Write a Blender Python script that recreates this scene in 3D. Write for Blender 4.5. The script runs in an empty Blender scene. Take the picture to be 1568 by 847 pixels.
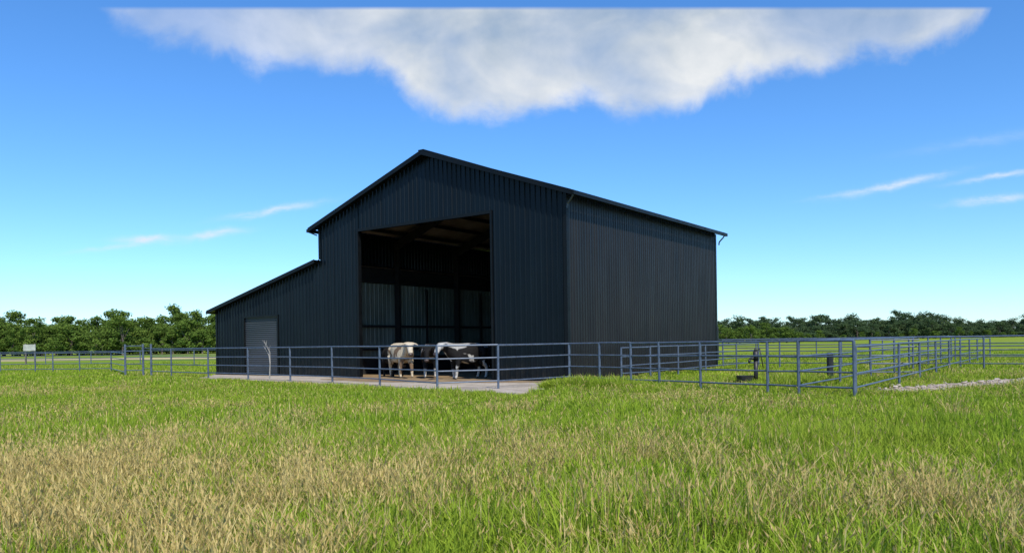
import bpy, math, random
import numpy as np
from mathutils import Vector, Matrix, noise as mnoise

random.seed(7); rng=np.random.default_rng(7)
scene=bpy.context.scene
coll=scene.collection
R=math.radians

# ------------------------------------------------------------------ helpers
def new_mat(name):
    m=bpy.data.materials.new(name); m.use_nodes=True
    nt=m.node_tree; nt.nodes.clear()
    return m,nt
def L(nt,a,b): nt.links.new(a,b)
def math_(nt,op,a,b=None,c=None,clamp=False):
    n=nt.nodes.new('ShaderNodeMath'); n.operation=op; n.use_clamp=clamp
    for i,x in enumerate((a,b,c)):
        if x is None: continue
        if isinstance(x,(int,float)): n.inputs[i].default_value=x
        else: nt.links.new(x,n.inputs[i])
    return n.outputs[0]
def mixc(nt,fac,a,b,blend='MIX'):
    n=nt.nodes.new('ShaderNodeMix'); n.data_type='RGBA'; n.blend_type=blend
    for idx,x in ((0,fac),(6,a),(7,b)):
        if isinstance(x,(int,float)): n.inputs[idx].default_value=x
        elif isinstance(x,tuple): n.inputs[idx].default_value=(*x[:3],1)
        else: nt.links.new(x,n.inputs[idx])
    return n.outputs[2]
def noise_(nt,vec,scale,detail=4,rough=.55,dist=0):
    n=nt.nodes.new('ShaderNodeTexNoise')
    n.inputs['Scale'].default_value=scale; n.inputs['Detail'].default_value=detail
    n.inputs['Roughness'].default_value=rough; n.inputs['Distortion'].default_value=dist
    if vec is not None: nt.links.new(vec,n.inputs['Vector'])
    return n.outputs[0]
def maprange(nt,v,a,b,c=0,d=1,smooth=False):
    n=nt.nodes.new('ShaderNodeMapRange'); n.clamp=True
    if smooth: n.interpolation_type='SMOOTHSTEP'
    nt.links.new(v,n.inputs[0])
    for i,x in enumerate((a,b,c,d)):
        if isinstance(x,(int,float)): n.inputs[i+1].default_value=x
        else: nt.links.new(x,n.inputs[i+1])
    return n.outputs[0]
def vscale(nt,vec,s):
    n=nt.nodes.new('ShaderNodeVectorMath'); n.operation='MULTIPLY'
    nt.links.new(vec,n.inputs[0]); n.inputs[1].default_value=s
    return n.outputs[0]

def simple_mat(name,c1,c2,rough=.6,metal=0,scale=3,stretch=(1,1,1),bump=0,bscale=40,spec=.5,c3=None):
    m,nt=new_mat(name)
    tc=nt.nodes.new('ShaderNodeTexCoord'); v=vscale(nt,tc.outputs['Object'],stretch)
    f=maprange(nt,noise_(nt,v,scale,6,.6),.35,.65)
    col=mixc(nt,f,c1,c2)
    if c3:
        f2=maprange(nt,noise_(nt,v,scale*7,5,.6),.55,.75)
        col=mixc(nt,f2,col,c3)
    b=nt.nodes.new('ShaderNodeBsdfPrincipled')
    L(nt,col,b.inputs['Base Color'])
    b.inputs['Metallic'].default_value=metal
    b.inputs['Specular IOR Level'].default_value=spec
    rr=maprange(nt,noise_(nt,v,scale*2,4,.5),.3,.7,max(rough-.08,0),rough+.1)
    L(nt,rr,b.inputs['Roughness'])
    if bump:
        bn=nt.nodes.new('ShaderNodeBump'); bn.inputs['Strength'].default_value=bump
        bn.inputs['Distance'].default_value=.02
        L(nt,noise_(nt,v,bscale,5,.6),bn.inputs['Height']); L(nt,bn.outputs[0],b.inputs['Normal'])
    o=nt.nodes.new('ShaderNodeOutputMaterial'); L(nt,b.outputs[0],o.inputs[0])
    return m

class MB:
    def __init__(s): s.v=[]; s.f=[]
    def add(s,vs,fs):
        o=len(s.v); s.v+= [tuple(v) for v in vs]; s.f+=[tuple(i+o for i in f) for f in fs]
    def box(s,a,b):
        x0,y0,z0=a; x1,y1,z1=b
        s.add([(x0,y0,z0),(x1,y0,z0),(x1,y1,z0),(x0,y1,z0),(x0,y0,z1),(x1,y0,z1),(x1,y1,z1),(x0,y1,z1)],
              [(0,3,2,1),(4,5,6,7),(0,1,5,4),(1,2,6,5),(2,3,7,6),(3,0,4,7)])
    def beam(s,p,q,w,h):
        p=Vector(p);q=Vector(q); d=(q-p).normalized()
        up=Vector((0,0,1)) if abs(d.z)<.95 else Vector((1,0,0))
        sd=d.cross(up).normalized(); u=sd.cross(d).normalized()
        vs=[]
        for c in (p,q):
            for a,b in ((-1,-1),(1,-1),(1,1),(-1,1)): vs.append(c+sd*a*w/2+u*b*h/2)
        s.add(vs,[(0,1,2,3),(7,6,5,4),(0,4,5,1),(1,5,6,2),(2,6,7,3),(3,7,4,0)])
    def pipe(s,p,q,r,n=8,r2=None):
        p=Vector(p);q=Vector(q); d=(q-p).normalized(); r2=r if r2 is None else r2
        up=Vector((0,0,1)) if abs(d.z)<.9 else Vector((1,0,0))
        sd=d.cross(up).normalized(); u=sd.cross(d)
        vs=[]
        for c,rr in ((p,r),(q,r2)):
            for k in range(n):
                a=2*math.pi*k/n; vs.append(c+sd*math.cos(a)*rr+u*math.sin(a)*rr)
        fs=[(k,(k+1)%n,n+(k+1)%n,n+k) for k in range(n)]
        fs+= [tuple(range(n))[::-1],tuple(range(n,2*n))]
        s.add(vs,fs)
    def obj(s,name,mat,parent=None,smooth=False,link=True):
        me=bpy.data.meshes.new(name); me.from_pydata(s.v,[],s.f); me.update()
        if mat: me.materials.append(mat)
        if smooth:
            for p in me.polygons: p.use_smooth=True
        o=bpy.data.objects.new(name,me)
        if link: coll.objects.link(o)
        if parent: o.parent=parent
        return o
def empty(name,loc=(0,0,0),rz=0):
    e=bpy.data.objects.new(name,None); e.location=loc; e.rotation_euler=(0,0,rz); e.empty_display_size=.3
    coll.objects.link(e); return e

# ------------------------------------------------------------------ camera
CAMH=1.6
cam=bpy.data.cameras.new("camera"); co=bpy.data.objects.new("camera",cam); coll.objects.link(co)
co.location=(0,0,CAMH); co.rotation_euler=(R(90),0.0155,0)
cam.sensor_width=36; cam.lens=27.34; cam.shift_y=.0635; cam.clip_end=6000; cam.clip_start=.1
scene.camera=co

# ------------------------------------------------------------------ sun + sky
SUN=Vector((.38,-.925,0)).normalized(); EL=R(50)
sd=Vector((SUN.x*math.cos(EL),SUN.y*math.cos(EL),math.sin(EL)))
sl=bpy.data.lights.new("sun",'SUN'); sl.energy=5.0; sl.angle=R(.5); sl.color=(1,.95,.85)
so=bpy.data.objects.new("sun",sl); coll.objects.link(so); so.rotation_euler=sd.to_track_quat('Z','Y').to_euler(); so.location=(20,-30,40)

w=bpy.data.worlds.new("World"); scene.world=w; w.use_nodes=True
nt=w.node_tree; nt.nodes.clear()
sky=nt.nodes.new('ShaderNodeTexSky'); sky.sky_type='NISHITA'; sky.sun_disc=False
sky.sun_elevation=EL; sky.sun_rotation=math.atan2(SUN.x,SUN.y); sky.air_density=1.0; sky.dust_density=.1; sky.ozone_density=3.0
skyc=mixc(nt,1.0,sky.outputs[0],(1.12,1.50,1.95),'MULTIPLY')
hs=nt.nodes.new('ShaderNodeHueSaturation'); hs.inputs['Saturation'].default_value=1.08; hs.inputs['Value'].default_value=1.0
L(nt,skyc,hs.inputs['Color'])
tc=nt.nodes.new('ShaderNodeTexCoord'); dirv=tc.outputs['Generated']
sx=nt.nodes.new('ShaderNodeSeparateXYZ'); L(nt,dirv,sx.inputs[0])
ysafe=math_(nt,'MAXIMUM',sx.outputs[1],.02)
px=math_(nt,'DIVIDE',sx.outputs[0],ysafe); pz=math_(nt,'DIVIDE',sx.outputs[2],ysafe)
cb=nt.nodes.new('ShaderNodeCombineXYZ'); L(nt,px,cb.inputs[0]); L(nt,pz,cb.inputs[1]); pv=cb.outputs[0]
edge_pts=[(-.66,.47),(-.55,.455),(-.513,.425),(-.4,.3825),(-.342,.354),(-.25,.350),(-.183,.358),(-.141,.328),(-.108,.300),(-.0326,.280),(.018,.291),
(.102,.2966),(.186,.2885),(.253,.301),(.312,.3235),(.397,.339),(.481,.3545),(.54,.366),(.599,.380),(.622,.405),(.635,.46),(.66,.47)]
fc=nt.nodes.new('ShaderNodeFloatCurve'); cm=fc.mapping; cv=cm.curves[0]
cv.points[0].location=(0,edge_pts[0][1]); cv.points[1].location=(1,edge_pts[-1][1])
for a,b in edge_pts[1:-1]: cv.points.new((a+.66)/1.32,b)
for p in cv.points: p.handle_type='AUTO'
cm.update()
L(nt,math_(nt,'DIVIDE',math_(nt,'ADD',px,.66),1.32,clamp=True),fc.inputs['Value'])
edge=fc.outputs[0]
n1=noise_(nt,pv,9,7,.55,.4); n2=noise_(nt,pv,26,5,.6,.3)
off=math_(nt,'ADD',math_(nt,'MULTIPLY',math_(nt,'SUBTRACT',n1,.5),.09),math_(nt,'MULTIPLY',math_(nt,'SUBTRACT',n2,.5),.03))
dd=math_(nt,'SUBTRACT',math_(nt,'ADD',pz,off),edge)
cmask=maprange(nt,dd,-.010,.030,0,1,True)
cut=math_(nt,'SUBTRACT',math_(nt,'SUBTRACT',.4285,math_(nt,'MULTIPLY',px,.0155)),pz)
cmask=math_(nt,'MULTIPLY',cmask,maprange(nt,cut,-.002,.003))
cmask=math_(nt,'MULTIPLY',cmask,maprange(nt,sx.outputs[1],.1,.2))
n3=noise_(nt,vscale(nt,pv,(1,1.6,1)),5.5,4,.5,.4)
side=maprange(nt,px,-.45,-.1,.5,1.0,True)
thin=math_(nt,'MULTIPLY',maprange(nt,n3,.32,.62,.68,1.0),side)
cmask=math_(nt,'MULTIPLY',cmask,thin)
low=maprange(nt,dd,.0,.11,1,0)
n4=noise_(nt,pv,14,5,.6,.3)
br=math_(nt,'ADD',math_(nt,'MULTIPLY',maprange(nt,n3,.35,.65),.5),math_(nt,'MULTIPLY',low,.5))
br=math_(nt,'ADD',br,math_(nt,'MULTIPLY',math_(nt,'SUBTRACT',n4,.5),.9),clamp=True)
ccol=mixc(nt,br,(3.9,4.9,6.0),(8.8,9.0,9.2))
wtot=None
for cx,cz,a,b,sl_,st in [(-.467,.138,.032,.005,.0,.9),(-.383,.1445,.035,.0045,.1,.7),(-.303,.1735,.05,.004,.16,.7),(-.52,.128,.04,.003,.12,.4),
    (.5035,.1946,.055,.0045,.2,.75),(.43,.183,.04,.003,.15,.3),(.63,.2027,.05,.003,.14,.6),(.621,.1735,.045,.0045,.08,.75),(.62,.25,.09,.006,.15,.15)]:
    X=math_(nt,'SUBTRACT',px,cx); Z=math_(nt,'SUBTRACT',math_(nt,'SUBTRACT',pz,cz),math_(nt,'MULTIPLY',X,sl_))
    r2=math_(nt,'ADD',math_(nt,'POWER',math_(nt,'ABSOLUTE',math_(nt,'DIVIDE',X,a)),2),math_(nt,'POWER',math_(nt,'ABSOLUTE',math_(nt,'DIVIDE',math_(nt,'ADD',Z,math_(nt,'MULTIPLY',math_(nt,'SUBTRACT',n2,.5),.012)),b)),2))
    g=math_(nt,'MULTIPLY',math_(nt,'EXPONENT',math_(nt,'MULTIPLY',r2,-1)),st)
    wtot=g if wtot is None else math_(nt,'ADD',wtot,g)
nw=noise_(nt,vscale(nt,pv,(1,5,1)),22,5,.65,.3)
wtot=math_(nt,'MULTIPLY',wtot,maprange(nt,nw,.3,.6,.25,1.1),clamp=True)
wtot=math_(nt,'MULTIPLY',wtot,maprange(nt,sx.outputs[1],.1,.2))
c1=mixc(nt,wtot,hs.outputs[0],(7.6,8.6,9.4))
c2=mixc(nt,cmask,c1,ccol)
bg=nt.nodes.new('ShaderNodeBackground'); bg.inputs['Strength'].default_value=.1
L(nt,c2,bg.inputs[0]); wo=nt.nodes.new('ShaderNodeOutputWorld'); L(nt,bg.outputs[0],wo.inputs[0])

scene.view_settings.view_transform='Standard'; scene.view_settings.look='None'; scene.view_settings.exposure=0

# ------------------------------------------------------------------ materials
def metal_sheet(name,c1,c2,rough=.42,spec=.3,dustc=(.022,.022,.022)):
    m,nt=new_mat(name)
    tc=nt.nodes.new('ShaderNodeTexCoord'); ob=tc.outputs['Object']
    v=vscale(nt,ob,(1,1,.06)); f=maprange(nt,noise_(nt,v,2.2,6,.65),.35,.65)
    f2=maprange(nt,noise_(nt,ob,.5,4,.6),.4,.65)
    col=mixc(nt,f,c1,c2); 
    sp=nt.nodes.new('ShaderNodeSeparateXYZ'); L(nt,ob,sp.inputs[0])
    dirt=math_(nt,'MULTIPLY',maprange(nt,sp.outputs[2],1.1,.0),maprange(nt,noise_(nt,ob,2.5,6,.7),.35,.7))
    col=mixc(nt,math_(nt,'MULTIPLY',f2,.3),col,dustc)
    col=mixc(nt,math_(nt,'MULTIPLY',dirt,.4),col,(.05,.042,.03))
    b=nt.nodes.new('ShaderNodeBsdfPrincipled'); L(nt,col,b.inputs['Base Color'])
    b.inputs['Specular IOR Level'].default_value=spec
    L(nt,maprange(nt,noise_(nt,v,3,5,.6),.3,.7,rough-.07,rough+.12),b.inputs['Roughness'])
    bn=nt.nodes.new('ShaderNodeBump'); bn.inputs['Strength'].default_value=.25; bn.inputs['Distance'].default_value=.03
    L(nt,noise_(nt,ob,1.6,3,.5),bn.inputs['Height']); L(nt,bn.outputs[0],b.inputs['Normal'])
    o=nt.nodes.new('ShaderNodeOutputMaterial'); L(nt,b.outputs[0],o.inputs[0]); return m
M_wall=metal_sheet("black_siding",(.0015,.004,.007),(.003,.0065,.010),rough=.33,spec=.22,dustc=(.006,.009,.012))
M_side=metal_sheet("black_siding_sunlit",(.008,.0075,.008),(.015,.0135,.013),rough=.33,spec=.26)  # lighter, warmer copy of the same siding; grazing sun sheen put into base colour
M_trim=simple_mat("black_trim",(.003,.004,.005),(.006,.007,.008),rough=.4,scale=1.5,spec=.2)
M_liner=simple_mat("galvanised_liner",(.10,.125,.105),(.21,.24,.21),rough=.5,metal=.1,scale=.8,stretch=(1,1,.3))
M_roofin=simple_mat("roof_insulation",(.20,.15,.12),(.36,.29,.24),rough=.8,scale=.7)
M_steel=simple_mat("dark_structural_steel",(.012,.012,.014),(.022,.022,.022),rough=.55,scale=2)
M_roll=simple_mat("grey_door",(.04,.05,.06),(.06,.07,.08),rough=.45,scale=1,stretch=(.3,1,1))
M_pipe=simple_mat("painted_pipe",(.075,.10,.145),(.125,.16,.215),rough=.42,metal=.2,scale=5,c3=(.10,.07,.05),spec=.35)
M_conc=simple_mat("concrete",(.33,.275,.21),(.46,.395,.32),rough=.9,scale=1.1,bump=.4,bscale=30,c3=(.22,.17,.11))
M_dirt=simple_mat("barn_dirt",(.16,.10,.055),(.30,.21,.11),rough=.95,scale=1.5,bump=.8,bscale=15,c3=(.38,.29,.14))
M_gravel=simple_mat("gravel_dirt",(.34,.26,.18),(.46,.38,.29),rough=.95,scale=2,bump=.8,bscale=20,c3=(.18,.14,.09))
M_rock=simple_mat("rock",(.30,.24,.19),(.5,.43,.36),rough=.9,scale=3,bump=.4,bscale=20)
M_white=simple_mat("weathered_white_paint",(.32,.32,.28),(.5,.5,.44),rough=.6,scale=3)
M_blackpl=simple_mat("black_iron",(.012,.012,.012),(.03,.028,.025),rough=.5,scale=3)
M_bark=simple_mat("bark",(.10,.08,.06),(.18,.15,.12),rough=.9,scale=6,stretch=(1,1,.2))
M_dead=simple_mat("bleached_wood",(.25,.23,.2),(.38,.35,.31),rough=.85,scale=6)

# ------------------------------------------------------------------ barn
A=(2.13,29.6); ANG=math.atan2(-.5871,.8095)
barn=empty("metal_barn",(A[0],A[1],0),ANG)
W=14.1; LW=22.76; D=15.13; APX=9.85; SL=.35; MX=-7.05
def rooftop(x): return APX-SL*abs(x-MX)
def leantop(x): return 5.68-(5.68-3.62)/(LW-W)*(-x-W)
def ribbed(mb,p0,p1,out,zb,zt,pitch=.25,depth=.032,breaks=()):
    p0=Vector((*p0,0)); p1=Vector((*p1,0)); Ln=(p1-p0).length; d=(p1-p0)/Ln; out=Vector((*out,0))
    st=[]; k=0
    while k*pitch<Ln:
        b=k*pitch
        for a,o in ((0,0),(.60*pitch,0),(.70*pitch,1),(.88*pitch,1),(.98*pitch,0)):
            if b+a<=Ln: st.append((b+a,o))
        k+=1
    st.append((Ln,0))
    for b in breaks: st.append((b,0))
    st=sorted(st)
    vs=[];fs=[]
    for s_,o in st:
        p=p0+d*s_+out*o*depth
        vs+=[(p.x,p.y,zb(p)),(p.x,p.y,zt(p))]
    for i in range(len(st)-1):
        fs.append((2*i,2*i+2,2*i+3,2*i+1))
    mb.add(vs,fs)
cst=lambda z:(lambda p:z)
rt=lambda p:rooftop(p.x)-.10
lt=lambda p:leantop(p.x)-.08
DX0,DX1,DZ=-11.37,-3.62,6.83
SX0,SX1,SZ=-20.2,-17.44,3.07
mb=MB()
ribbed(mb,(DX1,0),(0,0),(0,-1),cst(0),rt,depth=.038)
ribbed(mb,(DX0,0),(DX1,0),(0,-1),cst(DZ),rt,depth=.038,breaks=(DX1-DX0-(DX1-MX),))
ribbed(mb,(-W,0),(DX0,0),(0,-1),cst(0),rt,depth=.038)
ribbed(mb,(SX1,0),(-W,0),(0,-1),cst(0),lt,depth=.038)
ribbed(mb,(SX0,0),(SX1,0),(0,-1),cst(SZ),lt,depth=.038)
ribbed(mb,(-LW,0),(SX0,0),(0,-1),cst(0),lt,depth=.038)
mb.obj("front_wall",M_wall,barn)
mb=MB(); ribbed(mb,(0,0),(0,D),(1,0),cst(0),cst(rooftop(0)-.12),pitch=.2,depth=.026); mb.obj("side_wall",M_side,barn)
mb=MB()
ribbed(mb,(0,D),(-W,D),(0,1),cst(0),rt,breaks=(7.05,))
ribbed(mb,(-W,D),(-LW,D),(0,1),cst(0),lt)
ribbed(mb,(-LW,D),(-LW,0),(-1,0),cst(0),cst(leantop(-LW)-.08))
ribbed(mb,(-W,D),(-W,0),(-1,0),cst(leantop(-W)-.02),cst(rooftop(-W)-.12))
mb.obj("rear_walls",M_wall,barn)
def roofsheet(mb,xa,za,xb,zb,y0,y1,pitch=.3,h=.035):
    ys=[]; y=y0
    while y<y1:
        for a,o in ((0,0),(.7*pitch,0),(.78*pitch,1),(.92*pitch,1)):
            if y+a<y1: ys.append((y+a,o))
        y+=pitch
    ys.append((y1,0)); vs=[];fs=[]
    for yy,o in ys: vs+=[(xa,yy,za+o*h),(xb,yy,zb+o*h)]
    for i in range(len(ys)-1): fs.append((2*i,2*i+1,2*i+3,2*i+2))
    mb.add(vs,fs)
OV=.45; FO=.35
mb=MB()
roofsheet(mb,MX,APX+.005,OV,rooftop(OV)+.005,-FO,D+FO); roofsheet(mb,MX,APX+.005,-W-OV,rooftop(-W-OV)+.005,-FO,D+FO)
roofsheet(mb,-W+.03,leantop(-W)+.005,-LW-.4,leantop(-LW-.4)+.005,-FO,D+FO)
mb.obj("roof",M_trim,barn)
mb=MB()
def slab(xa,za,xb,zb,y0,y1,t0,t1):
    mb.add([(xa,y0,za-t0),(xb,y0,zb-t0),(xb,y1,zb-t0),(xa,y1,za-t0),(xa,y0,za-t1),(xb,y0,zb-t1),(xb,y1,zb-t1),(xa,y1,za-t1)],
       [(0,1,2,3),(7,6,5,4),(0,4,5,1),(1,5,6,2),(2,6,7,3),(3,7,4,0)])
for y0,y1 in ((-FO-.03,-FO),(D+FO,D+FO+.03)):
    slab(MX,APX,OV,rooftop(OV),y0,y1,-.04,.16); slab(MX,APX,-W-OV,rooftop(-W-OV),y0,y1,-.04,.16)
    slab(-W,leantop(-W),-LW-.4,leantop(-LW-.4),y0,y1,-.04,.14)
slab(MX,APX,OV,rooftop(OV),-FO,0,.085,.105); slab(MX,APX,-W-OV,rooftop(-W-OV),-FO,0,.085,.105)
slab(-W,leantop(-W),-LW-.4,leantop(-LW-.4),-FO,0,.085,.105)
mb.box((OV,-FO,rooftop(OV)-.16),(OV+.12,D+FO,rooftop(OV)-.01))
mb.box((-W-OV-.12,-FO,rooftop(OV)-.16),(-W-OV,D+FO,rooftop(OV)-.01))
mb.box((-LW-.4-.10,-FO,leantop(-LW-.4)-.14),(-LW-.4,D+FO,leantop(-LW-.4)-.01))
mb.beam((MX,-FO-.03,APX+.03),(MX,D+FO+.03,APX+.03),.3,.05)
mb.box((-.12,-.055,0),(.045,-.041,rooftop(0)-.2)); mb.box((.028,-.041,0),(.045,.12,rooftop(0)-.2))
mb.box((.028,D-.12,0),(.045,D+.05,rooftop(0)-.2))
mb.box((-LW-.045,-.055,0),(-LW+.1,-.041,leantop(-LW)-.1))
mb.box((-W-.05,-.055,leantop(-W)+.05),(-W+.1,-.041,rooftop(-W)-.2))
mb.box((DX0-.10,-.06,0),(DX0,.14,DZ)); mb.box((DX1,-.06,0),(DX1+.10,.14,DZ)); mb.box((DX0-.10,-.06,DZ),(DX1+.10,.14,DZ+.13))
mb.box((SX0-.09,-.06,0),(SX0,.1,SZ)); mb.box((SX1,-.06,0),(SX1+.09,.1,SZ)); mb.box((SX0-.09,-.06,SZ),(SX1+.09,.1,SZ+.10))
mb.obj("roof_trim",M_trim,barn)
mb=MB()
def under(xa,za,xb,zb,t):
    mb.add([(xa,.02,za-t),(xb,.02,zb-t),(xb,D-.02,zb-t),(xa,D-.02,za-t)],[(0,1,2,3)])
under(MX,APX,-.02,rooftop(0),.06); under(MX,APX,-W+.02,rooftop(-W),.06); under(-W,leantop(-W),-LW,leantop(-LW),.06)
mb.obj("roof_underside",M_roofin,barn)
mb=MB()
bays=[.25,5.05,10.0,14.85]
for y in bays:
    mb.beam((MX,y,APX-.45),(-.25,y,rooftop(0)-.55),.14,.42); mb.beam((MX,y,APX-.45),(-W+.25,y,rooftop(0)-.55),.14,.42)
    mb.box((-.42,y-.08,0),(-.10,y+.08,rooftop(0)-.4)); mb.box((-W+.10,y-.08,0),(-W+.42,y+.08,rooftop(0)-.4))
for k in range(1,6):
    for sg in (-1,1):
        x=MX+sg*k*1.25; z=rooftop(x)-.17
        mb.box((x-.035,.05,z-.18),(x+.035,D-.05,z))
for z in (1.25,2.45,4.78):
    mb.box((-W+.04,.1,z),(-W+.20,D-.1,z+.12)); mb.box((-.20,.1,z),(-.04,D-.1,z+.07)); mb.box((-W+.1,D-.2,z),(-.1,D-.05,z+.12))
for x in (-3.6,-7.05,-10.5):
    mb.box((x-.1,D-.4,0),(x+.1,D-.2,rooftop(x)-.6))
for yy in (7.5,12.4): mb.box((-W+.05,yy-.05,0),(-W+.18,yy+.05,4.6))
mb.obj("steel_frame",M_steel,barn)
mb=MB(); ribbed(mb,(-W+.02,.05),(-W+.02,D-.02),(1,0),cst(.9),cst(4.75),pitch=.3,depth=.02)
ribbed(mb,(-W+.1,D-.03),(-.1,D-.03),(0,-1),cst(.9),cst(4.75),pitch=.3,depth=.02)
mb.obj("wall_liner",M_liner,barn)
mb=MB(); mb.box((-W-.06,.05,0),(-W-.02,D-.05,leantop(-W)-.1)); mb.obj("partition_wall",M_steel,barn)
mb=MB()
z=0.02; vs=[];fs=[]; prof=[]
while z<SZ-.02:
    prof+=[(z,0.05),(z+.06,.02),(z+.09,.05)]; z+=.1
for z_,y_ in prof: vs+=[(SX0,y_,z_),(SX1,y_,z_)]
for i in range(len(prof)-1): fs.append((2*i,2*i+1,2*i+3,2*i+2))
mb.add(vs,fs); mb.obj("roll_up_door",M_roll,barn)
mb=MB()
for (x,y) in ((OV+.02,-FO+.12),(OV+.02,D+.1)):
    z=rooftop(OV)-.10
    mb.pipe((x,y,z),(x-.02,y,z-.10),.035); mb.pipe((x-.02,y,z-.10),(x-.34,y+.15,z-.34),.035); mb.pipe((x-.34,y+.15,z-.34),(x-.36,y+.15,z-.5),.035)
z=rooftop(OV)-.12; mb.pipe((-W-OV-.06,-FO,z),(-W-.1,-.08,z-.2),.03)
mb.obj("gutter_downspout",simple_mat("grey_gutter",(.05,.055,.06),(.08,.08,.08),rough=.4),barn)
mb=MB(); mb.box((-LW+.05,.02,-.05),(-.05,D-.05,.02)); mb.obj("floor",M_dirt,barn)

mb=MB()
P=[(-16.4,42.9),(-15.6,38.4),(-9.2,32.6),(-2.6,25.2),(.1,23.5),(.9,24.0),(1.2,27.0),(1.9,29.7)]
n=len(P); mb.add([(x,y,.045) for x,y in P]+[(x,y,-.05) for x,y in P],[tuple(range(n))]+[(i,i+n,(i+1)%n+n,(i+1)%n) for i in range(n)])
mb.obj("concrete_apron",M_conc)
mb=MB(); P2=[]
for k in range(40):
    a=2*math.pi*k/40; r=1+.16*math.sin(3*a+1)+.08*math.sin(7*a)
    lx=-7.2+5.6*r*math.cos(a); ly=-1.0+1.6*r*math.sin(a)
    P2.append((A[0]+lx*.8095+ly*.5872, A[1]-lx*.5871+ly*.8094,.052))
mb.add(P2,[tuple(range(40))]); mb.obj("dirt_patch",M_dirt)

# ------------------------------------------------------------------ fences
def fence(name,pts,h=1.5,rails=(1.5,1.08,.68,.3),pr=.04,rr=.024,cap=.0):
    mb=MB()
    for i,(x,y) in enumerate(pts):
        hh=h+random.uniform(-.01,.03); lx=random.uniform(-.012,.012)
        mb.pipe((x,y,-.05),(x+lx,y,hh+cap),pr,10)
    for i in range(len(pts)-1):
        a,b=pts[i],pts[i+1]
        for k,r in enumerate(rails):
            s=random.uniform(-.012,.012)
            mb.pipe((a[0],a[1],r+s),(b[0],b[1],r+random.uniform(-.012,.012)),rr*(1.2 if k==0 else 1),8)
    return mb.obj(name,M_pipe,smooth=False)
F0=[(-19.5,42.0),(-17.8,40.6),(-14.9,38.1),(-12.2,35.9),(-9.6,33.6),(-7.25,31.3),(-4.85,28.4),(-2.45,25.3),(-.48,25.9),(2.05,28.0)]
fence("pipe_fence",F0)
lam=[0,.17,.33,.465,.643,.896,1,1.17]
B=[(2.05+5.6*l,28-7.2*l) for l in lam]
fence("pipe_fence",B)
S=(.5872,.8094); Fd=(-.8095,.5871)
C=[(7.65+S[0]*s,20.8+S[1]*s) for s in (0,4.5,9,13.5,18,22.5,27,31.5,36)]
fence("pipe_fence",C)
E=[(8.63+S[0]*s,19.6+S[1]*s) for s in (0.02,6.0,10,14,18,22,26,30,34,38)]
fence("pipe_fence",E,h=1.35,rails=(1.35,1.0,.65,.3))
Dd=[(11.3-Fd[0]*t,41.7-Fd[1]*t) for t in (0,3,6,9,12,15,18,22,26,30)]
fence("pipe_fence",Dd)
G=[(13.6-Fd[0]*t,56-Fd[1]*t) for t in (0,4,8,12,16,20,24,28,32,38,44)]
fence("pipe_fence",G,rr=.03)
H=[(4.2,30.0),(5.6,31.6),(7.2,33.8),(9.0,36.2),(11.3,39.2),(13.3,42)]
fence("pipe_fence",H,h=1.3,rails=(1.3,.95,.6,.3))
K=[(-21.2,42.6),(-26.3,51),(-28.6,51.4),(-30.6,51.8),(-31.9,52),(-34.5,52.4),(-38,53),(-42,53.6),(-47,54)]
fence("pipe_fence",K,h=1.3,rails=(1.3,.95,.6,.25))
K2=[(-17,60),(-22,63),(-27,66),(-33,69),(-39,72),(-45,75),(-52,79),(-60,82)]
fence("pipe_fence",K2,h=1.3,rails=(1.3,.9,.5))
mb=MB()
g=[(-21.2,42.6),(-20.1,42.35)]
for x,y in g+[(-19.5,42.0)]: mb.pipe((x,y,-.05),(x,y,1.78),.055,10)
for z in (.35,.7,1.05,1.4,1.68): mb.pipe((g[0][0],g[0][1],z),(g[1][0],g[1][1],z),.025)
for z in (.45,1.55): mb.pipe((g[1][0],g[1][1],z),(-19.5,42.0,z),.02)
mb.obj("pipe_gate",M_pipe)
mb=MB()
for z in (.3,.6,.9,1.2,1.45): mb.pipe((7.65+S[0]*9,20.8+S[1]*9,z),(8.63+S[0]*10,19.6+S[1]*10,z),.022)
mb.obj("pipe_gate",M_pipe)

# ------------------------------------------------------------------ small things
root=empty("field_sign")
mb=MB()
mb.box((-53.2,84.9,0),(-53.08,85.05,2.2)); mb.box((-52.2,84.9,0),(-52.08,85.05,2.2))
mb.obj("posts",M_bark,root)
mb=MB(); mb.box((-53.3,84.8,1.4),(-52.0,84.88,2.1)); mb.obj("board",M_white,root)

mb=MB()
def twig(p,d,l,r,dep):
    q=p+d*l; mb.pipe(p,q,r,6,r*.65)
    if dep>0:
        for k in range(2):
            nd=(d+Vector((random.uniform(-.6,.6),random.uniform(-.6,.6),random.uniform(-.1,.4)))).normalized()
            twig(q,nd,l*random.uniform(.55,.8),r*.62,dep-1)
twig(Vector((-10.6,33.9,0)),Vector((.05,0,1)).normalized(),.8,.032,3)
mb.obj("dead_sapling",M_dead)

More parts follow.
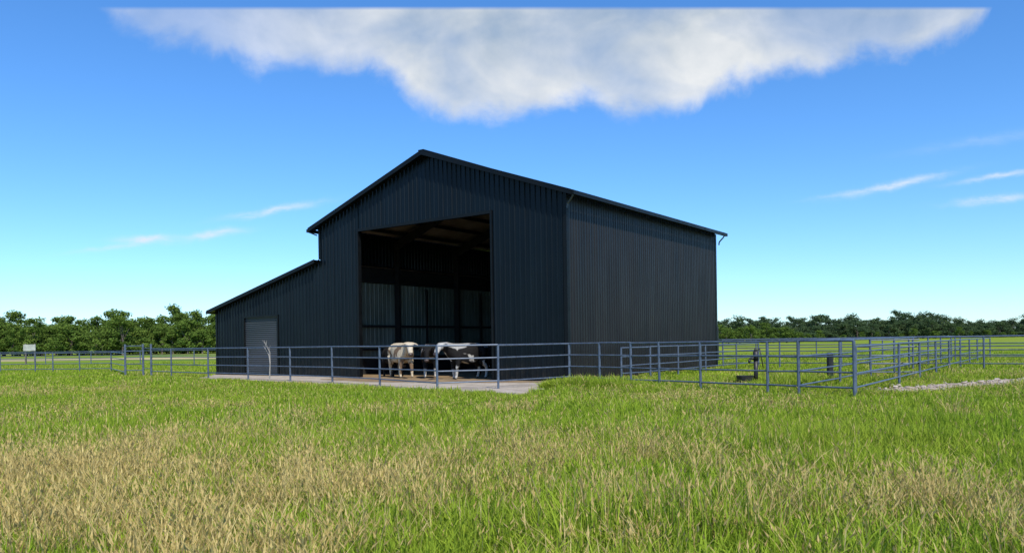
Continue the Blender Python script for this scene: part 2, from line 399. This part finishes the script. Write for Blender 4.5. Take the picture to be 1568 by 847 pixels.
root=empty("water_pump",(8.2,26.2,0))
mb=MB(); mb.pipe((0,0,0),(0,0,.85),.07,12); mb.pipe((0,0,.85),(0,0,1.15),.1,12,.085); mb.pipe((0,0,1.15),(0,0,1.25),.06,10,.03)
mb.pipe((0,0,.95),(-.22,-.05,.88),.04); mb.pipe((-.22,-.05,.88),(-.24,-.05,.75),.04)
mb.pipe((.0,0,1.18),(.16,.05,1.22),.02); mb.pipe((.16,.05,1.22),(.28,.1,.6),.018)
mb.obj("pump_body",M_blackpl,root,True)
mb=MB()
for k in range(14):
    a=2*math.pi*k/14; b=2*math.pi*(k+1)/14; c=Vector((-.4,-.1,0))
    def pt(r,ang,z): return c+Vector((r*math.cos(ang)*1.1,r*math.sin(ang),z))
    mb.add([pt(.22,a,0),pt(.22,b,0),pt(.27,b,.34),pt(.27,a,.34),pt(.24,a,.34),pt(.24,b,.34),pt(.2,b,.1),pt(.2,a,.1)],[(0,1,2,3),(3,2,5,4),(4,5,6,7)])
mb.obj("pump_tub",M_blackpl,root)
for (x,y,h) in ((11.6,28.4,1.0),(14.5,55,2.4)):
    mb=MB(); mb.pipe((x,y,0),(x,y,h),.12,10,.11); mb.pipe((x,y,h),(x,y,h+.03),.11,10,.07); mb.obj("wooden_post",M_blackpl)

# pale gravel track along the right hand fences
G0=Vector((10.3,22.0)); GD=(Vector((26,31.4))-G0); GL=GD.length; GD/=GL; GN=Vector((-GD.y,GD.x))
mb=MB(); lo=[];hi=[]
for k in range(41):
    s_=GL*k/40; wv=.95*min(1,.25+k/6)
    a=G0+GD*s_-GN*(wv+.25*math.sin(k*1.1)+.12*math.sin(k*2.7)); b=G0+GD*s_+GN*(wv+.25*math.sin(k*.8+1)+.12*math.sin(k*3.1))
    lo.append((a.x,a.y,.02)); hi.append((b.x,b.y,.02))
mb.add(lo+hi,[(k,k+1,41+k+1,41+k) for k in range(40)]); mb.obj("gravel_path",M_gravel)
mb=MB()
for k in range(700):
    s_=random.uniform(0,GL); t_=random.gauss(0,.6); r=random.uniform(.02,.06)*(1.9 if random.random()<.06 else 1)
    q2=G0+GD*s_+GN*t_; c=Vector((q2.x,q2.y,.02+r*.3))
    ring=6; vs=[];fs=[]
    for j,(zz,rr) in enumerate(((-.4,.7),(.1,1),(.55,.6))):
        for i in range(ring):
            a=2*math.pi*i/ring+j*.4; q=rr*r*random.uniform(.75,1.2)
            vs.append(c+Vector((q*math.cos(a),q*math.sin(a),zz*r)))
    for j in range(2):
        for i in range(ring): fs.append((j*ring+i,j*ring+(i+1)%ring,(j+1)*ring+(i+1)%ring,(j+1)*ring+i))
    fs.append(tuple(range(2*ring,3*ring))); mb.add(vs,fs)
mb.obj("rubble",M_rock)
mb=MB(); P2=[]
for k in range(36):
    a=2*math.pi*k/36; r=1+.2*math.sin(3*a)+.1*math.sin(7*a)
    P2.append((9.5+1.8*r*math.cos(a)+S[0]*2*math.sin(a),33.0+.8*math.cos(a)+S[1]*4*r*math.sin(a),.02))
mb.add(P2,[tuple(range(36))]); mb.obj("straw_bedding",simple_mat("straw",(.42,.34,.17),(.55,.46,.26),rough=.95,scale=4,bump=.8,bscale=40))

# ------------------------------------------------------------------ cattle
def coat(name,base,patch,thr,scale,seed,legs=None,face=None,back_glare=None):
    m,nt=new_mat(name)
    tc=nt.nodes.new('ShaderNodeTexCoord'); ob=tc.outputs['Object']
    mp=nt.nodes.new('ShaderNodeMapping'); mp.inputs['Location'].default_value=(seed*3.1,seed*1.7,seed*.9); L(nt,ob,mp.inputs[0])
    nn=noise_(nt,mp.outputs[0],scale,2,.4,.3)
    f=maprange(nt,nn,thr-.015,thr+.015)
    col=mixc(nt,f,base,patch)
    sp=nt.nodes.new('ShaderNodeSeparateXYZ'); L(nt,ob,sp.inputs[0])
    if back_glare:
        zz=math_(nt,'ADD',sp.outputs[2],math_(nt,'MULTIPLY',math_(nt,'SUBTRACT',nn,.5),.7))
        col=mixc(nt,maprange(nt,zz,1.22,1.26),col,back_glare)  # light glare along the top line, painted into the coat colour
    if legs: col=mixc(nt,maprange(nt,sp.outputs[2],.42,.36),col,legs)
    if face: col=mixc(nt,maprange(nt,sp.outputs[0],1.1,1.14),col,face)
    fine=maprange(nt,noise_(nt,vscale(nt,ob,(1,1,.4)),30,4,.6),.3,.7,.7,1.1)
    hsv=nt.nodes.new('ShaderNodeHueSaturation'); L(nt,col,hsv.inputs['Color']); L(nt,fine,hsv.inputs['Value']); col=hsv.outputs[0]
    col=mixc(nt,maprange(nt,sp.outputs[2],.075,.06),col,(.03,.025,.02))
    b=nt.nodes.new('ShaderNodeBsdfPrincipled'); L(nt,col,b.inputs['Base Color']); b.inputs['Roughness'].default_value=.75
    b.inputs['Specular IOR Level'].default_value=.15
    bn=nt.nodes.new('ShaderNodeBump'); bn.inputs['Strength'].default_value=.5; bn.inputs['Distance'].default_value=.04
    L(nt,noise_(nt,ob,7,5,.6),bn.inputs['Height']); L(nt,bn.outputs[0],b.inputs['Normal'])
    o=nt.nodes.new('ShaderNodeOutputMaterial'); L(nt,b.outputs[0],o.inputs[0]); return m
M_eye=simple_mat("eye",(.005,.004,.004),(.01,.008,.008),rough=.1)
M_nose=simple_mat("muzzle_skin",(.05,.035,.03),(.08,.055,.05),rough=.4)
def cow(loc,heading,scale,mat,head_yaw=0,head_drop=0,step=0):
    root=empty("cow",(loc[0],loc[1],loc[2]),heading); root.scale=(scale,)*3
    V=[];E_=[];Rr=[]
    def v(p,r,par=None):
        V.append(Vector(p)); Rr.append(r if isinstance(r,tuple) else (r,r)); 
        if par is not None: E_.append((par,len(V)-1))
        return len(V)-1
    pel=v((-.74,0,1.10),(.30,.31)); loin=v((-.38,0,1.04),(.34,.36),pel); mid=v((.02,0,.97),(.40,.43),loin)
    sh=v((.40,0,1.02),(.31,.39),mid); nb=v((.68,0,1.14),(.19,.28),sh)
    piv=Vector((.62,0,1.15)); 
    def hd(p):
        q=Vector(p)-piv; q=Matrix.Rotation(head_drop,3,'Y')@q; q=Matrix.Rotation(head_yaw,3,'Z')@q; return q+piv
    nk=v(hd((.92,0,1.28)),(.15,.20),nb); pl=v(hd((1.10,0,1.40)),(.14,.15),nk)
    hm=v(hd((1.24,0,1.30)),(.125,.135),pl); mz=v(hd((1.37,0,1.12)),(.10,.10),hm); ns=v(hd((1.43,0,1.03)),(.105,.085),mz)
    for s in (-1,1):
        e=v(hd((1.07,s*.17,1.40)),(.035,.03),pl); e=v(hd((1.04,s*.27,1.36)),(.06,.035),e); v(hd((1.02,s*.37,1.29)),(.03,.015),e)
        a=v((.42,s*.19,.78),(.14,.15),sh); a=v((.44+.04*s*step,s*.20,.58),(.085,.09),a); a=v((.46+.10*s*step,s*.20,.40),(.066,.07),a); a=v((.45+.16*s*step,s*.20,.14),(.046,.048),a); v((.49+.17*s*step,s*.20,.05),(.06,.055),a)
        a=v((-.72,s*.20,.88),(.18,.22),pel); a=v((-.60,s*.22,.68),(.12,.14),a); a=v((-.84-.06*s*step,s*.20,.46),(.062,.07),a); a=v((-.80-.1*s*step,s*.20,.15),(.046,.048),a); v((-.75-.1*s*step,s*.20,.05),(.06,.055),a)
    t=v((-1.06,0,1.24),.04,pel); t=v((-1.13,0,.95),.025,t); t=v((-1.12,.02,.6),.022,t); v((-1.12,.03,.45),.05,t)
    u=v((-.46,0,.68),(.13,.12),loin)
    me=bpy.data.meshes.new("cow_body"); me.from_pydata(V,E_,[]); me.update()
    o=bpy.data.objects.new("body",me); coll.objects.link(o); o.parent=root
    me.materials.append(mat)
    sk=o.modifiers.new("skin",'SKIN'); sk.use_smooth_shade=True
    for i,sv in enumerate(me.skin_vertices[0].data): sv.radius=Rr[i]; sv.use_root=(i==0)
    sb=o.modifiers.new("sub",'SUBSURF'); sb.levels=2; sb.render_levels=2
    for s in (-1,1):
        e=MB(); ring=8; c=hd((1.255,s*.125,1.33)); vs=[];fs=[]
        for j in range(5):
            ph=-math.pi/2+math.pi*j/4
            for i in range(ring):
                a=2*math.pi*i/ring; vs.append(c+.03*Vector((math.cos(a)*math.cos(ph),math.sin(a)*math.cos(ph),math.sin(ph))))
        for j in range(4):
            for i in range(ring): fs.append((j*ring+i,j*ring+(i+1)%ring,(j+1)*ring+(i+1)%ring,(j+1)*ring+i))
        e.add(vs,fs); e.obj("eye",M_eye,root,True)
    e=MB(); c=hd((1.46,0,1.02)); vs=[];fs=[]; ring=10
    for j in range(6):
        ph=-math.pi/2+math.pi*j/5
        for i in range(ring):
            a=2*math.pi*i/ring; vs.append(c+Vector((.07*math.cos(a)*math.cos(ph),.10*math.sin(a)*math.cos(ph),.07*math.sin(ph))))
    for j in range(5):
        for i in range(ring): fs.append((j*ring+i,j*ring+(i+1)%ring,(j+1)*ring+(i+1)%ring,(j+1)*ring+i))
    e.add(vs,fs); e.obj("muzzle",M_nose,root,True)
    return root
def bl(lx,ly): return (A[0]+lx*.8095+ly*.5872, A[1]-lx*.5871+ly*.8094, .055 if ly<0 else .02)
cream=coat("cream_coat",(.56,.46,.32),(.20,.13,.08),.60,2.6,1,face=(.6,.52,.4))
holst=coat("black_white_coat",(.012,.011,.011),(.5,.48,.44),.62,1.9,4,legs=(.5,.47,.42))
holst2=coat("black_white_glare_coat",(.012,.011,.011),(.5,.48,.44),.60,1.9,9,legs=(.5,.47,.42),face=(.5,.48,.44),back_glare=(.36,.35,.33))  # black and white coat; grey on top is painted glare
dark=coat("dark_coat",(.014,.012,.011),(.03,.024,.02),.6,2,2)
cow(bl(-9.0,.3),R(-62),1.16,cream,head_yaw=R(-12),head_drop=R(6),step=.6)
cow(bl(-7.85,.9),R(-84),1.12,holst,head_yaw=R(-10),head_drop=R(20),step=-.5)
cow(bl(-5.45,.45),R(218),1.12,holst2,head_yaw=R(12),head_drop=R(2),step=.5)
cow(bl(-10.2,1.0),R(-60),1.02,dark,head_drop=R(35),step=.3)
cow(bl(-6.3,3.2),R(200),1.12,dark,head_drop=R(10))

# ------------------------------------------------------------------ geometry nodes instancer
def instancer(name,protos,pts,rot,scl,idx,mat=None):
    col=bpy.data.collections.new(name+"_parts")
    for i,p in enumerate(protos): col.objects.link(p)
    me=bpy.data.meshes.new(name); me.from_pydata([tuple(p) for p in pts],[],[]); me.update()
    a=me.attributes.new("rot",'FLOAT_VECTOR','POINT'); a.data.foreach_set("vector",np.asarray(rot,dtype=np.float32).ravel())
    a=me.attributes.new("scl",'FLOAT_VECTOR','POINT'); a.data.foreach_set("vector",np.asarray(scl,dtype=np.float32).ravel())
    a=me.attributes.new("idx",'INT','POINT'); a.data.foreach_set("value",np.asarray(idx,dtype=np.int32))
    o=bpy.data.objects.new(name,me); coll.objects.link(o)
    ng=bpy.data.node_groups.new(name+"_gn",'GeometryNodeTree')
    ng.interface.new_socket("Geometry",in_out='INPUT',socket_type='NodeSocketGeometry')
    ng.interface.new_socket("Geometry",in_out='OUTPUT',socket_type='NodeSocketGeometry')
    gi=ng.nodes.new('NodeGroupInput'); go=ng.nodes.new('NodeGroupOutput')
    ci=ng.nodes.new('GeometryNodeCollectionInfo'); ci.inputs['Collection'].default_value=col
    ci.inputs['Separate Children'].default_value=True; ci.inputs['Reset Children'].default_value=True
    ip=ng.nodes.new('GeometryNodeInstanceOnPoints'); ip.inputs['Pick Instance'].default_value=True
    def attr(nm,dt):
        n=ng.nodes.new('GeometryNodeInputNamedAttribute'); n.data_type=dt; n.inputs['Name'].default_value=nm; return n.outputs[0]
    ng.links.new(gi.outputs[0],ip.inputs['Points']); ng.links.new(ci.outputs[0],ip.inputs['Instance'])
    ng.links.new(attr("idx",'INT'),ip.inputs['Instance Index'])
    e2r=ng.nodes.new('FunctionNodeEulerToRotation'); ng.links.new(attr("rot",'FLOAT_VECTOR'),e2r.inputs[0]); ng.links.new(e2r.outputs[0],ip.inputs['Rotation'])
    ng.links.new(attr("scl",'FLOAT_VECTOR'),ip.inputs['Scale'])
    ng.links.new(ip.outputs[0],go.inputs[0])
    md=o.modifiers.new("scatter",'NODES'); md.node_group=ng
    return o

# ------------------------------------------------------------------ grass
def grass_mat():
    m,nt=new_mat("grass_blades")
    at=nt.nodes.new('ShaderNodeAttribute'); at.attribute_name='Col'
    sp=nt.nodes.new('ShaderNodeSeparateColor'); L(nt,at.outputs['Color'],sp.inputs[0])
    ge=nt.nodes.new('ShaderNodeNewGeometry'); pos=ge.outputs['Position']
    nA=maprange(nt,noise_(nt,pos,.3,2,.5),.35,.65)
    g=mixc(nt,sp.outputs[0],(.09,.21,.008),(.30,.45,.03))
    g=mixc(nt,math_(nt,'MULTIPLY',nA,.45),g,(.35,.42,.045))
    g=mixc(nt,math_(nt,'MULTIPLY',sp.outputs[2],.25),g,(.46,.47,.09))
    st=mixc(nt,sp.outputs[0],(.38,.28,.085),(.78,.63,.28))
    col=mixc(nt,sp.outputs[1],g,st)
    d=nt.nodes.new('ShaderNodeBsdfDiffuse'); L(nt,col,d.inputs['Color'])
    t=nt.nodes.new('ShaderNodeBsdfTranslucent'); L(nt,col,t.inputs[0])
    mx=nt.nodes.new('ShaderNodeMixShader'); mx.inputs[0].default_value=.3; L(nt,d.outputs[0],mx.inputs[1]); L(nt,t.outputs[0],mx.inputs[2])
    o=nt.nodes.new('ShaderNodeOutputMaterial'); L(nt,mx.outputs[0],o.inputs[0]); return m
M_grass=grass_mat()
def grass_tile(name,n,size,h0,h1,w0,straw,heads,seed,leanm=.35):
    r=np.random.default_rng(seed)
    nc=max(6,n//14); cx=r.uniform(-size/2,size/2,(nc,2)); ci=r.integers(0,nc,n)
    base=cx[ci]+r.normal(0,.045,(n,2))*(size/.8)**.5
    loose=r.random(n)<.4; base[loose]=r.uniform(-size/2,size/2,(loose.sum(),2))
    ch=r.uniform(.6,1.3,nc)
    h=r.uniform(h0,h1,n)*(1-.35*r.random(n)**2)*np.where(loose,1,ch[ci]); th=r.uniform(0,2*np.pi,n); lean=np.abs(r.normal(leanm,.3,n))+.05
    wd=w0*r.uniform(.6,1.4,n); isS=(r.random(n)<straw); h=np.where(isS,h*1.2,h); wd=np.where(isS,wd*.7,wd); lean=np.where(isS,lean*.7,lean)
    rn=r.random(n); fs_=np.array([0,.4,.75,1.0]); wf=np.array([.9,1,.65,0])
    dx,dy=np.cos(th),np.sin(th); tw=th+np.pi/2+r.normal(0,.7,n); sx_,sy_=np.cos(tw),np.sin(tw)
    V=np.zeros((n,7,3)); C=np.zeros((n,7,4)); C[...,3]=1
    k=0
    for j in range(4):
        f=fs_[j]; x=base[:,0]+dx*lean*h*f*f; y=base[:,1]+dy*lean*h*f*f; z=h*(f-.28*np.minimum(lean,1.2)*f*f)-.01
        for sgn in ((-1,1) if j<3 else (0,)):
            V[:,k,0]=x+sx_*wd*.5*wf[j]*sgn; V[:,k,1]=y+sy_*wd*.5*wf[j]*sgn; V[:,k,2]=z
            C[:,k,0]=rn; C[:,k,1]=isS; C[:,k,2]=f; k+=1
    verts=V.reshape(-1,3).tolist(); cols=C.reshape(-1,4).tolist(); faces=[]
    for i in range(n):
        o=i*7; faces+=[(o,o+1,o+3,o+2),(o+2,o+3,o+5,o+4),(o+4,o+5,o+6)]
    tips=V[:,6,:]
    if heads:
        for i in np.where(isS)[0]:
            if r.random()>heads: continue
            t=tips[i]; hl=r.uniform(.05,.10); hw=w0*r.uniform(1.1,1.8); dv=np.array([dx[i]*.5,dy[i]*.5,.85])
            for a in (th[i],th[i]+1.57):
                s_=np.array([math.cos(a),math.sin(a),0])*hw*.5; o=len(verts); b0=t-dv*hl*.5
                for q in (b0,b0+dv*hl*.35+s_,b0+dv*hl,b0+dv*hl*.35-s_): verts.append(q.tolist()); cols.append([r.random(),1,1,1])
                faces.append((o,o+1,o+2,o+3))
    me=bpy.data.meshes.new(name); me.from_pydata(verts,[],faces); me.update()
    ca=me.color_attributes.new("Col",'FLOAT_COLOR','POINT'); ca.data.foreach_set("color",np.array(cols,dtype=np.float32).ravel())
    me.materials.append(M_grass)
    return bpy.data.objects.new(name,me)
lv=[.02,.03,.05,.08,.12,.18,.26,.36]
near=[grass_tile("a%02d"%i,1200,.8,.16,.40,.0105,lv[i],.6,100+i) for i in range(8)]
midt=[grass_tile("a%02d"%i,1150,1.2,.11,.28,.015,lv[i],.5,200+i) for i in range(8)]
fart=[grass_tile("a%02d"%i,1200,2.4,.10,.24,.028,lv[i],.0,300+i) for i in range(8)]
def inpoly(x,y,P):
    c=False;n=len(P);j=n-1
    for i in range(n):
        if (P[i][1]>y)!=(P[j][1]>y) and x<(P[j][0]-P[i][0])*(y-P[i][1])/(P[j][1]-P[i][1])+P[i][0]: c=not c
        j=i
    return c
def blocked(x,y,m):
    dx=x-A[0];dy=y-A[1]; lx=dx*.8095-dy*.5871; ly=dx*.5872+dy*.8094
    if -LW-m<lx<m*.6 and -m*.4<ly<D+m: return True
    for (ax,ay) in ((0,0),(m*.7,0),(-m*.7,0),(0,-m),(0,m*.7)):
        if inpoly(x+ax,y+ay,P): return True
    q=Vector((x,y))-G0; s_=q.dot(GD); t_=q.dot(GN)
    if 0<s_<GL and -.85-m*.7<t_<.8+m*.5: return True
    return False
def strawness(x,y):
    v=mnoise.noise(Vector((x*.30,y*.22,1.3)))*1.0+mnoise.noise(Vector((x*1.1,y*.9,4.3)))*.6
    v+=.7*math.exp(-((x+1.4)/2.6)**2-((y-7)/4.5)**2)-.25*(1 if x>4 else 0)*(y<16)
    return v
def scatter(name,protos,size,y0,y1,m,hs,half,bias):
    pts=[];rot=[];scl=[];idx=[]
    y=y0+size/2
    while y<y1:
        hw=half(y); k=int(hw/size)+1
        for i in range(-k,k+1):
            x=i*size+random.uniform(-.08,.08)*size; yy=y+random.uniform(-.08,.08)*size
            if blocked(x,yy,m): continue
            s=strawness(x,yy)+random.gauss(0,.22)+bias
            idx.append(max(0,min(7,int(3.2+5*s))))
            pts.append((x,yy,0)); rot.append((0,0,random.choice((0,1,2,3))*math.pi/2+random.uniform(-.12,.12)))
            hh=hs(x,yy)*random.uniform(.85,1.2)*(1+.5*mnoise.noise(Vector((x*.7,yy*.7,9)))); q=random.uniform(1.0,1.12); scl.append((q,q,hh))
        y+=size
    instancer(name,protos,pts,rot,scl,idx); return len(pts)
c=[scatter("grass",near,.8,2.4,13,.4,lambda x,y:1.0,lambda y:.8*y+2,-.10),
 scatter("grass",midt,1.2,13,31,.55,lambda x,y:1.0 if y<18 else .75,lambda y:.76*y+3,-.18),
 scatter("grass",fart,2.4,31,77,1.4,lambda x,y:.8,lambda y:.8*y+4,-.25)]
tuft=[grass_tile("a%02d"%i,160,.4,.06,.2,.012,.1,.2,500+i) for i in range(3)]
pts=[];rot=[];scl=[];idx=[]
for _ in range(9000):
    x=random.uniform(-24,27); y=random.uniform(18,48)
    if not blocked(x,y,1.5) or blocked(x,y,.12): continue
    pts.append((x,y,0)); rot.append((0,0,random.uniform(0,6.28))); q=random.uniform(.9,1.3); scl.append((q,q,random.uniform(.5,1.0))); idx.append(random.randrange(3))
instancer("grass",tuft,pts,rot,scl,idx)
wt=[grass_tile("a%02d"%i,600,.8,.28,.55,.02,.02,0,400+i) for i in range(3)]
pts=[];rot=[];scl=[];idx=[]
for _ in range(190):
    l=random.random(); e_=random.gauss(0,.6); x=1.5+3.4*l+random.gauss(0,.5); y=26.6-2.6*l+e_
    if blocked(x,y,.2): continue
    pts.append((x,y,0)); rot.append((0,0,random.uniform(0,6.28))); q=random.uniform(.8,1.1); scl.append((q,q,(.35+.6*math.exp(-e_*e_*2)*math.exp(-((l-.35)*2.2)**2))*random.uniform(.7,1.15))); idx.append(random.randrange(3))
for _ in range(60):
    x=random.gauss(9.3,.8); y=random.gauss(26.2,.8)
    if blocked(x,y,.2): continue
    pts.append((x,y,0)); rot.append((0,0,random.uniform(0,6.28))); q=random.uniform(.8,1.1); scl.append((q,q,random.uniform(.4,.9))); idx.append(random.randrange(3))
instancer("weeds",wt,pts,rot,scl,idx)
# dry seed-headed stalks standing above the sward, in clumps
ds=[grass_tile("a%02d"%i,46,.32,.32,.58,.008,.93,.9,600+i,leanm=.45) for i in range(5)]
pts=[];rot=[];scl=[];idx=[]
for _ in range(1500):
    y=3.6+12*random.random()**1.3; x=random.uniform(-.75*y-1,.75*y+1)
    if strawness(x,y)+random.gauss(0,.25)<.45: continue
    pts.append((x,y,0)); rot.append((0,0,random.uniform(0,6.28))); q=random.uniform(.8,1.3); scl.append((q,q,random.uniform(.65,1.0))); idx.append(random.randrange(5))
instancer("dry_grass",ds,pts,rot,scl,idx)

# ------------------------------------------------------------------ ground
m,nt=new_mat("ground_field")
ge=nt.nodes.new('ShaderNodeNewGeometry'); pos=ge.outputs['Position']
ln=nt.nodes.new('ShaderNodeVectorMath'); ln.operation='LENGTH'; L(nt,pos,ln.inputs[0]); dist=ln.outputs['Value']
near_c=mixc(nt,maprange(nt,noise_(nt,pos,2.5,5,.6),.35,.65),(.06,.10,.015),(.15,.16,.04))
pa=maprange(nt,noise_(nt,vscale(nt,pos,(.4,1,1)),.05,4,.55),.38,.62)
pb=maprange(nt,noise_(nt,pos,.35,5,.65),.35,.65)
far_c=mixc(nt,pa,(.16,.25,.03),(.29,.31,.06)); far_c=mixc(nt,math_(nt,'MULTIPLY',pb,.5),far_c,(.11,.18,.02))
spx=nt.nodes.new('ShaderNodeSeparateXYZ'); L(nt,pos,spx.inputs[0])
nl=math_(nt,'MULTIPLY',math_(nt,'SUBTRACT',noise_(nt,pos,.06,3,.5),.5),30)
lane=math_(nt,'ABSOLUTE',math_(nt,'SUBTRACT',math_(nt,'ADD',spx.outputs[1],nl),112))
lane=math_(nt,'MULTIPLY',maprange(nt,lane,12,5),maprange(nt,spx.outputs[0],-20,-40))
far_c=mixc(nt,lane,far_c,(.46,.38,.20))
col=mixc(nt,maprange(nt,dist,28,75),near_c,far_c)
b=nt.nodes.new('ShaderNodeBsdfPrincipled'); L(nt,col,b.inputs['Base Color']); b.inputs['Roughness'].default_value=1; b.inputs['Specular IOR Level'].default_value=.0
bn=nt.nodes.new('ShaderNodeBump'); bn.inputs['Strength'].default_value=.7; bn.inputs['Distance'].default_value=.15
L(nt,noise_(nt,pos,3,5,.65),bn.inputs['Height']); L(nt,bn.outputs[0],b.inputs['Normal'])
o=nt.nodes.new('ShaderNodeOutputMaterial'); L(nt,b.outputs[0],o.inputs[0])
mb=MB(); mb.add([(-3000,-300,0),(3000,-300,0),(3000,4000,0),(-3000,4000,0)],[(0,1,2,3)]); mb.obj("ground",m)

# ------------------------------------------------------------------ trees
def foliage(name,c1,c2,c3):
    m,nt=new_mat(name)
    at=nt.nodes.new('ShaderNodeAttribute'); at.attribute_name='Col'
    sp=nt.nodes.new('ShaderNodeSeparateColor'); L(nt,at.outputs['Color'],sp.inputs[0])
    oi=nt.nodes.new('ShaderNodeNewGeometry')
    nz=maprange(nt,noise_(nt,oi.outputs['Position'],.09,2,.5),.35,.65)
    g=mixc(nt,sp.outputs[0],c1,c2); g=mixc(nt,math_(nt,'MULTIPLY',nz,.6),g,c3)
    d=nt.nodes.new('ShaderNodeBsdfDiffuse'); L(nt,g,d.inputs['Color'])
    t=nt.nodes.new('ShaderNodeBsdfTranslucent'); L(nt,g,t.inputs[0]); mx=nt.nodes.new('ShaderNodeMixShader'); mx.inputs[0].default_value=.25
    L(nt,d.outputs[0],mx.inputs[1]); L(nt,t.outputs[0],mx.inputs[2]); o=nt.nodes.new('ShaderNodeOutputMaterial'); L(nt,mx.outputs[0],o.inputs[0]); return m
M_folL=foliage("foliage_light",(.05,.10,.018),(.17,.24,.045),(.10,.155,.03))
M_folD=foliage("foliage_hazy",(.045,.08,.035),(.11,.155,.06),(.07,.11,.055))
def tree_proto(name,seed,H,Wd,M_fol,low=.10):
    rnd=random.Random(seed); r=np.random.default_rng(seed)
    mb=MB(); p=Vector((0,0,-.1)); ht=H*.45
    mb.pipe(p,(rnd.uniform(-.2,.2),rnd.uniform(-.2,.2),ht),.22,8,.12)
    clumps=[]
    for k in range(26):
        a=rnd.uniform(0,6.28); f=rnd.uniform(low,1.0); prof=math.sin(min(1,max(.08,(1.08-f)))**.65*math.pi/2)*(.75 if f<.3 else 1)
        rr=Wd*prof*rnd.uniform(.3,1.05)
        c=Vector((rr*math.cos(a),rr*math.sin(a),H*f*.92)); clumps.append((c,rnd.uniform(.5,1.35)))
        if k<8: mb.pipe((0,0,ht*rnd.uniform(.5,1)),c,.08,5,.02)
    nbark=len(mb.f)
    verts=list(mb.v); faces=list(mb.f); cols=[[.3,0,0,1]]*len(verts)
    for c,rad in clumps:
        tint=rnd.uniform(0,.75); n=int(60+50*rad)
        dirs=r.normal(size=(n,3)); dirs/=np.linalg.norm(dirs,axis=1)[:,None]
        rads=rad*(.35+.85*r.random(n)); cen=np.array(c)+dirs*rads[:,None]*np.array([1.2,1.2,.8])
        cen[:,2]=np.maximum(cen[:,2],.2)
        for i in range(n):
            nrm=Vector(dirs[i]+r.normal(0,.6,3)).normalized(); tt=nrm.orthogonal().normalized(); bb=nrm.cross(tt)
            s1=rnd.uniform(.12,.30); s2=s1*rnd.uniform(.5,.9); cc=Vector(cen[i]); o=len(verts)
            verts+= [tuple(cc-tt*s1),tuple(cc-bb*s2),tuple(cc+tt*s1),tuple(cc+bb*s2)]
            q=min(1,tint+rnd.uniform(0,.3)); cols+=[[q,0,0,1]]*4
            faces.append((o,o+1,o+2,o+3))
    me=bpy.data.meshes.new(name); me.from_pydata(verts,[],faces); me.update()
    me.materials.append(M_bark); me.materials.append(M_fol)
    for i,pg in enumerate(me.polygons):
        if i>=nbark: pg.material_index=1
    ca=me.color_attributes.new("Col",'FLOAT_COLOR','POINT'); ca.data.foreach_set("color",np.array(cols,dtype=np.float32).ravel())
    return bpy.data.objects.new(name,me)
HW=([8.5,9.5,6.5,10.2,5.5,8],[3.6,3.3,3.8,3.5,3.6,4.4])
treesL=[tree_proto("a%d"%i,50+i,HW[0][i],HW[1][i],M_folL) for i in range(6)]
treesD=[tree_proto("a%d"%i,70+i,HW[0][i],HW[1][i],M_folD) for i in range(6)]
def treeline(name,trees,x0,x1,yf,step,rows,rowgap,hs,wf=1.1):
    pts=[];rot=[];scl=[];idx=[]
    for rrow in range(rows):
        x=x0
        while x<x1:
            y=yf(x)+rrow*rowgap+random.uniform(-2,2); s=hs*random.uniform(.65,1.08)*(1+.06*rrow)*(1+.28*mnoise.noise(Vector((x*.03,rrow*.2,2))))
            pts.append((x+random.uniform(-1,1),y,0)); rot.append((0,0,random.uniform(0,6.28)))
            scl.append((s*wf,s*wf,s)); idx.append(random.randrange(6)); x+=step*random.uniform(.6,1.3)
    instancer(name,trees,pts,rot,scl,idx)
treeline("tree_line",treesL,-330,-10,lambda x:172+.12*(x+60),3.8,5,6,.97)
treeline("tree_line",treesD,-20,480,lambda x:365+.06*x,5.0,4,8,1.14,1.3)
treeline("tree_line",treesL,58,84,lambda x:225,3.6,2,4,.66)
treeline("tree_line",treesL,84,300,lambda x:300+.2*x,9,1,5,.5)
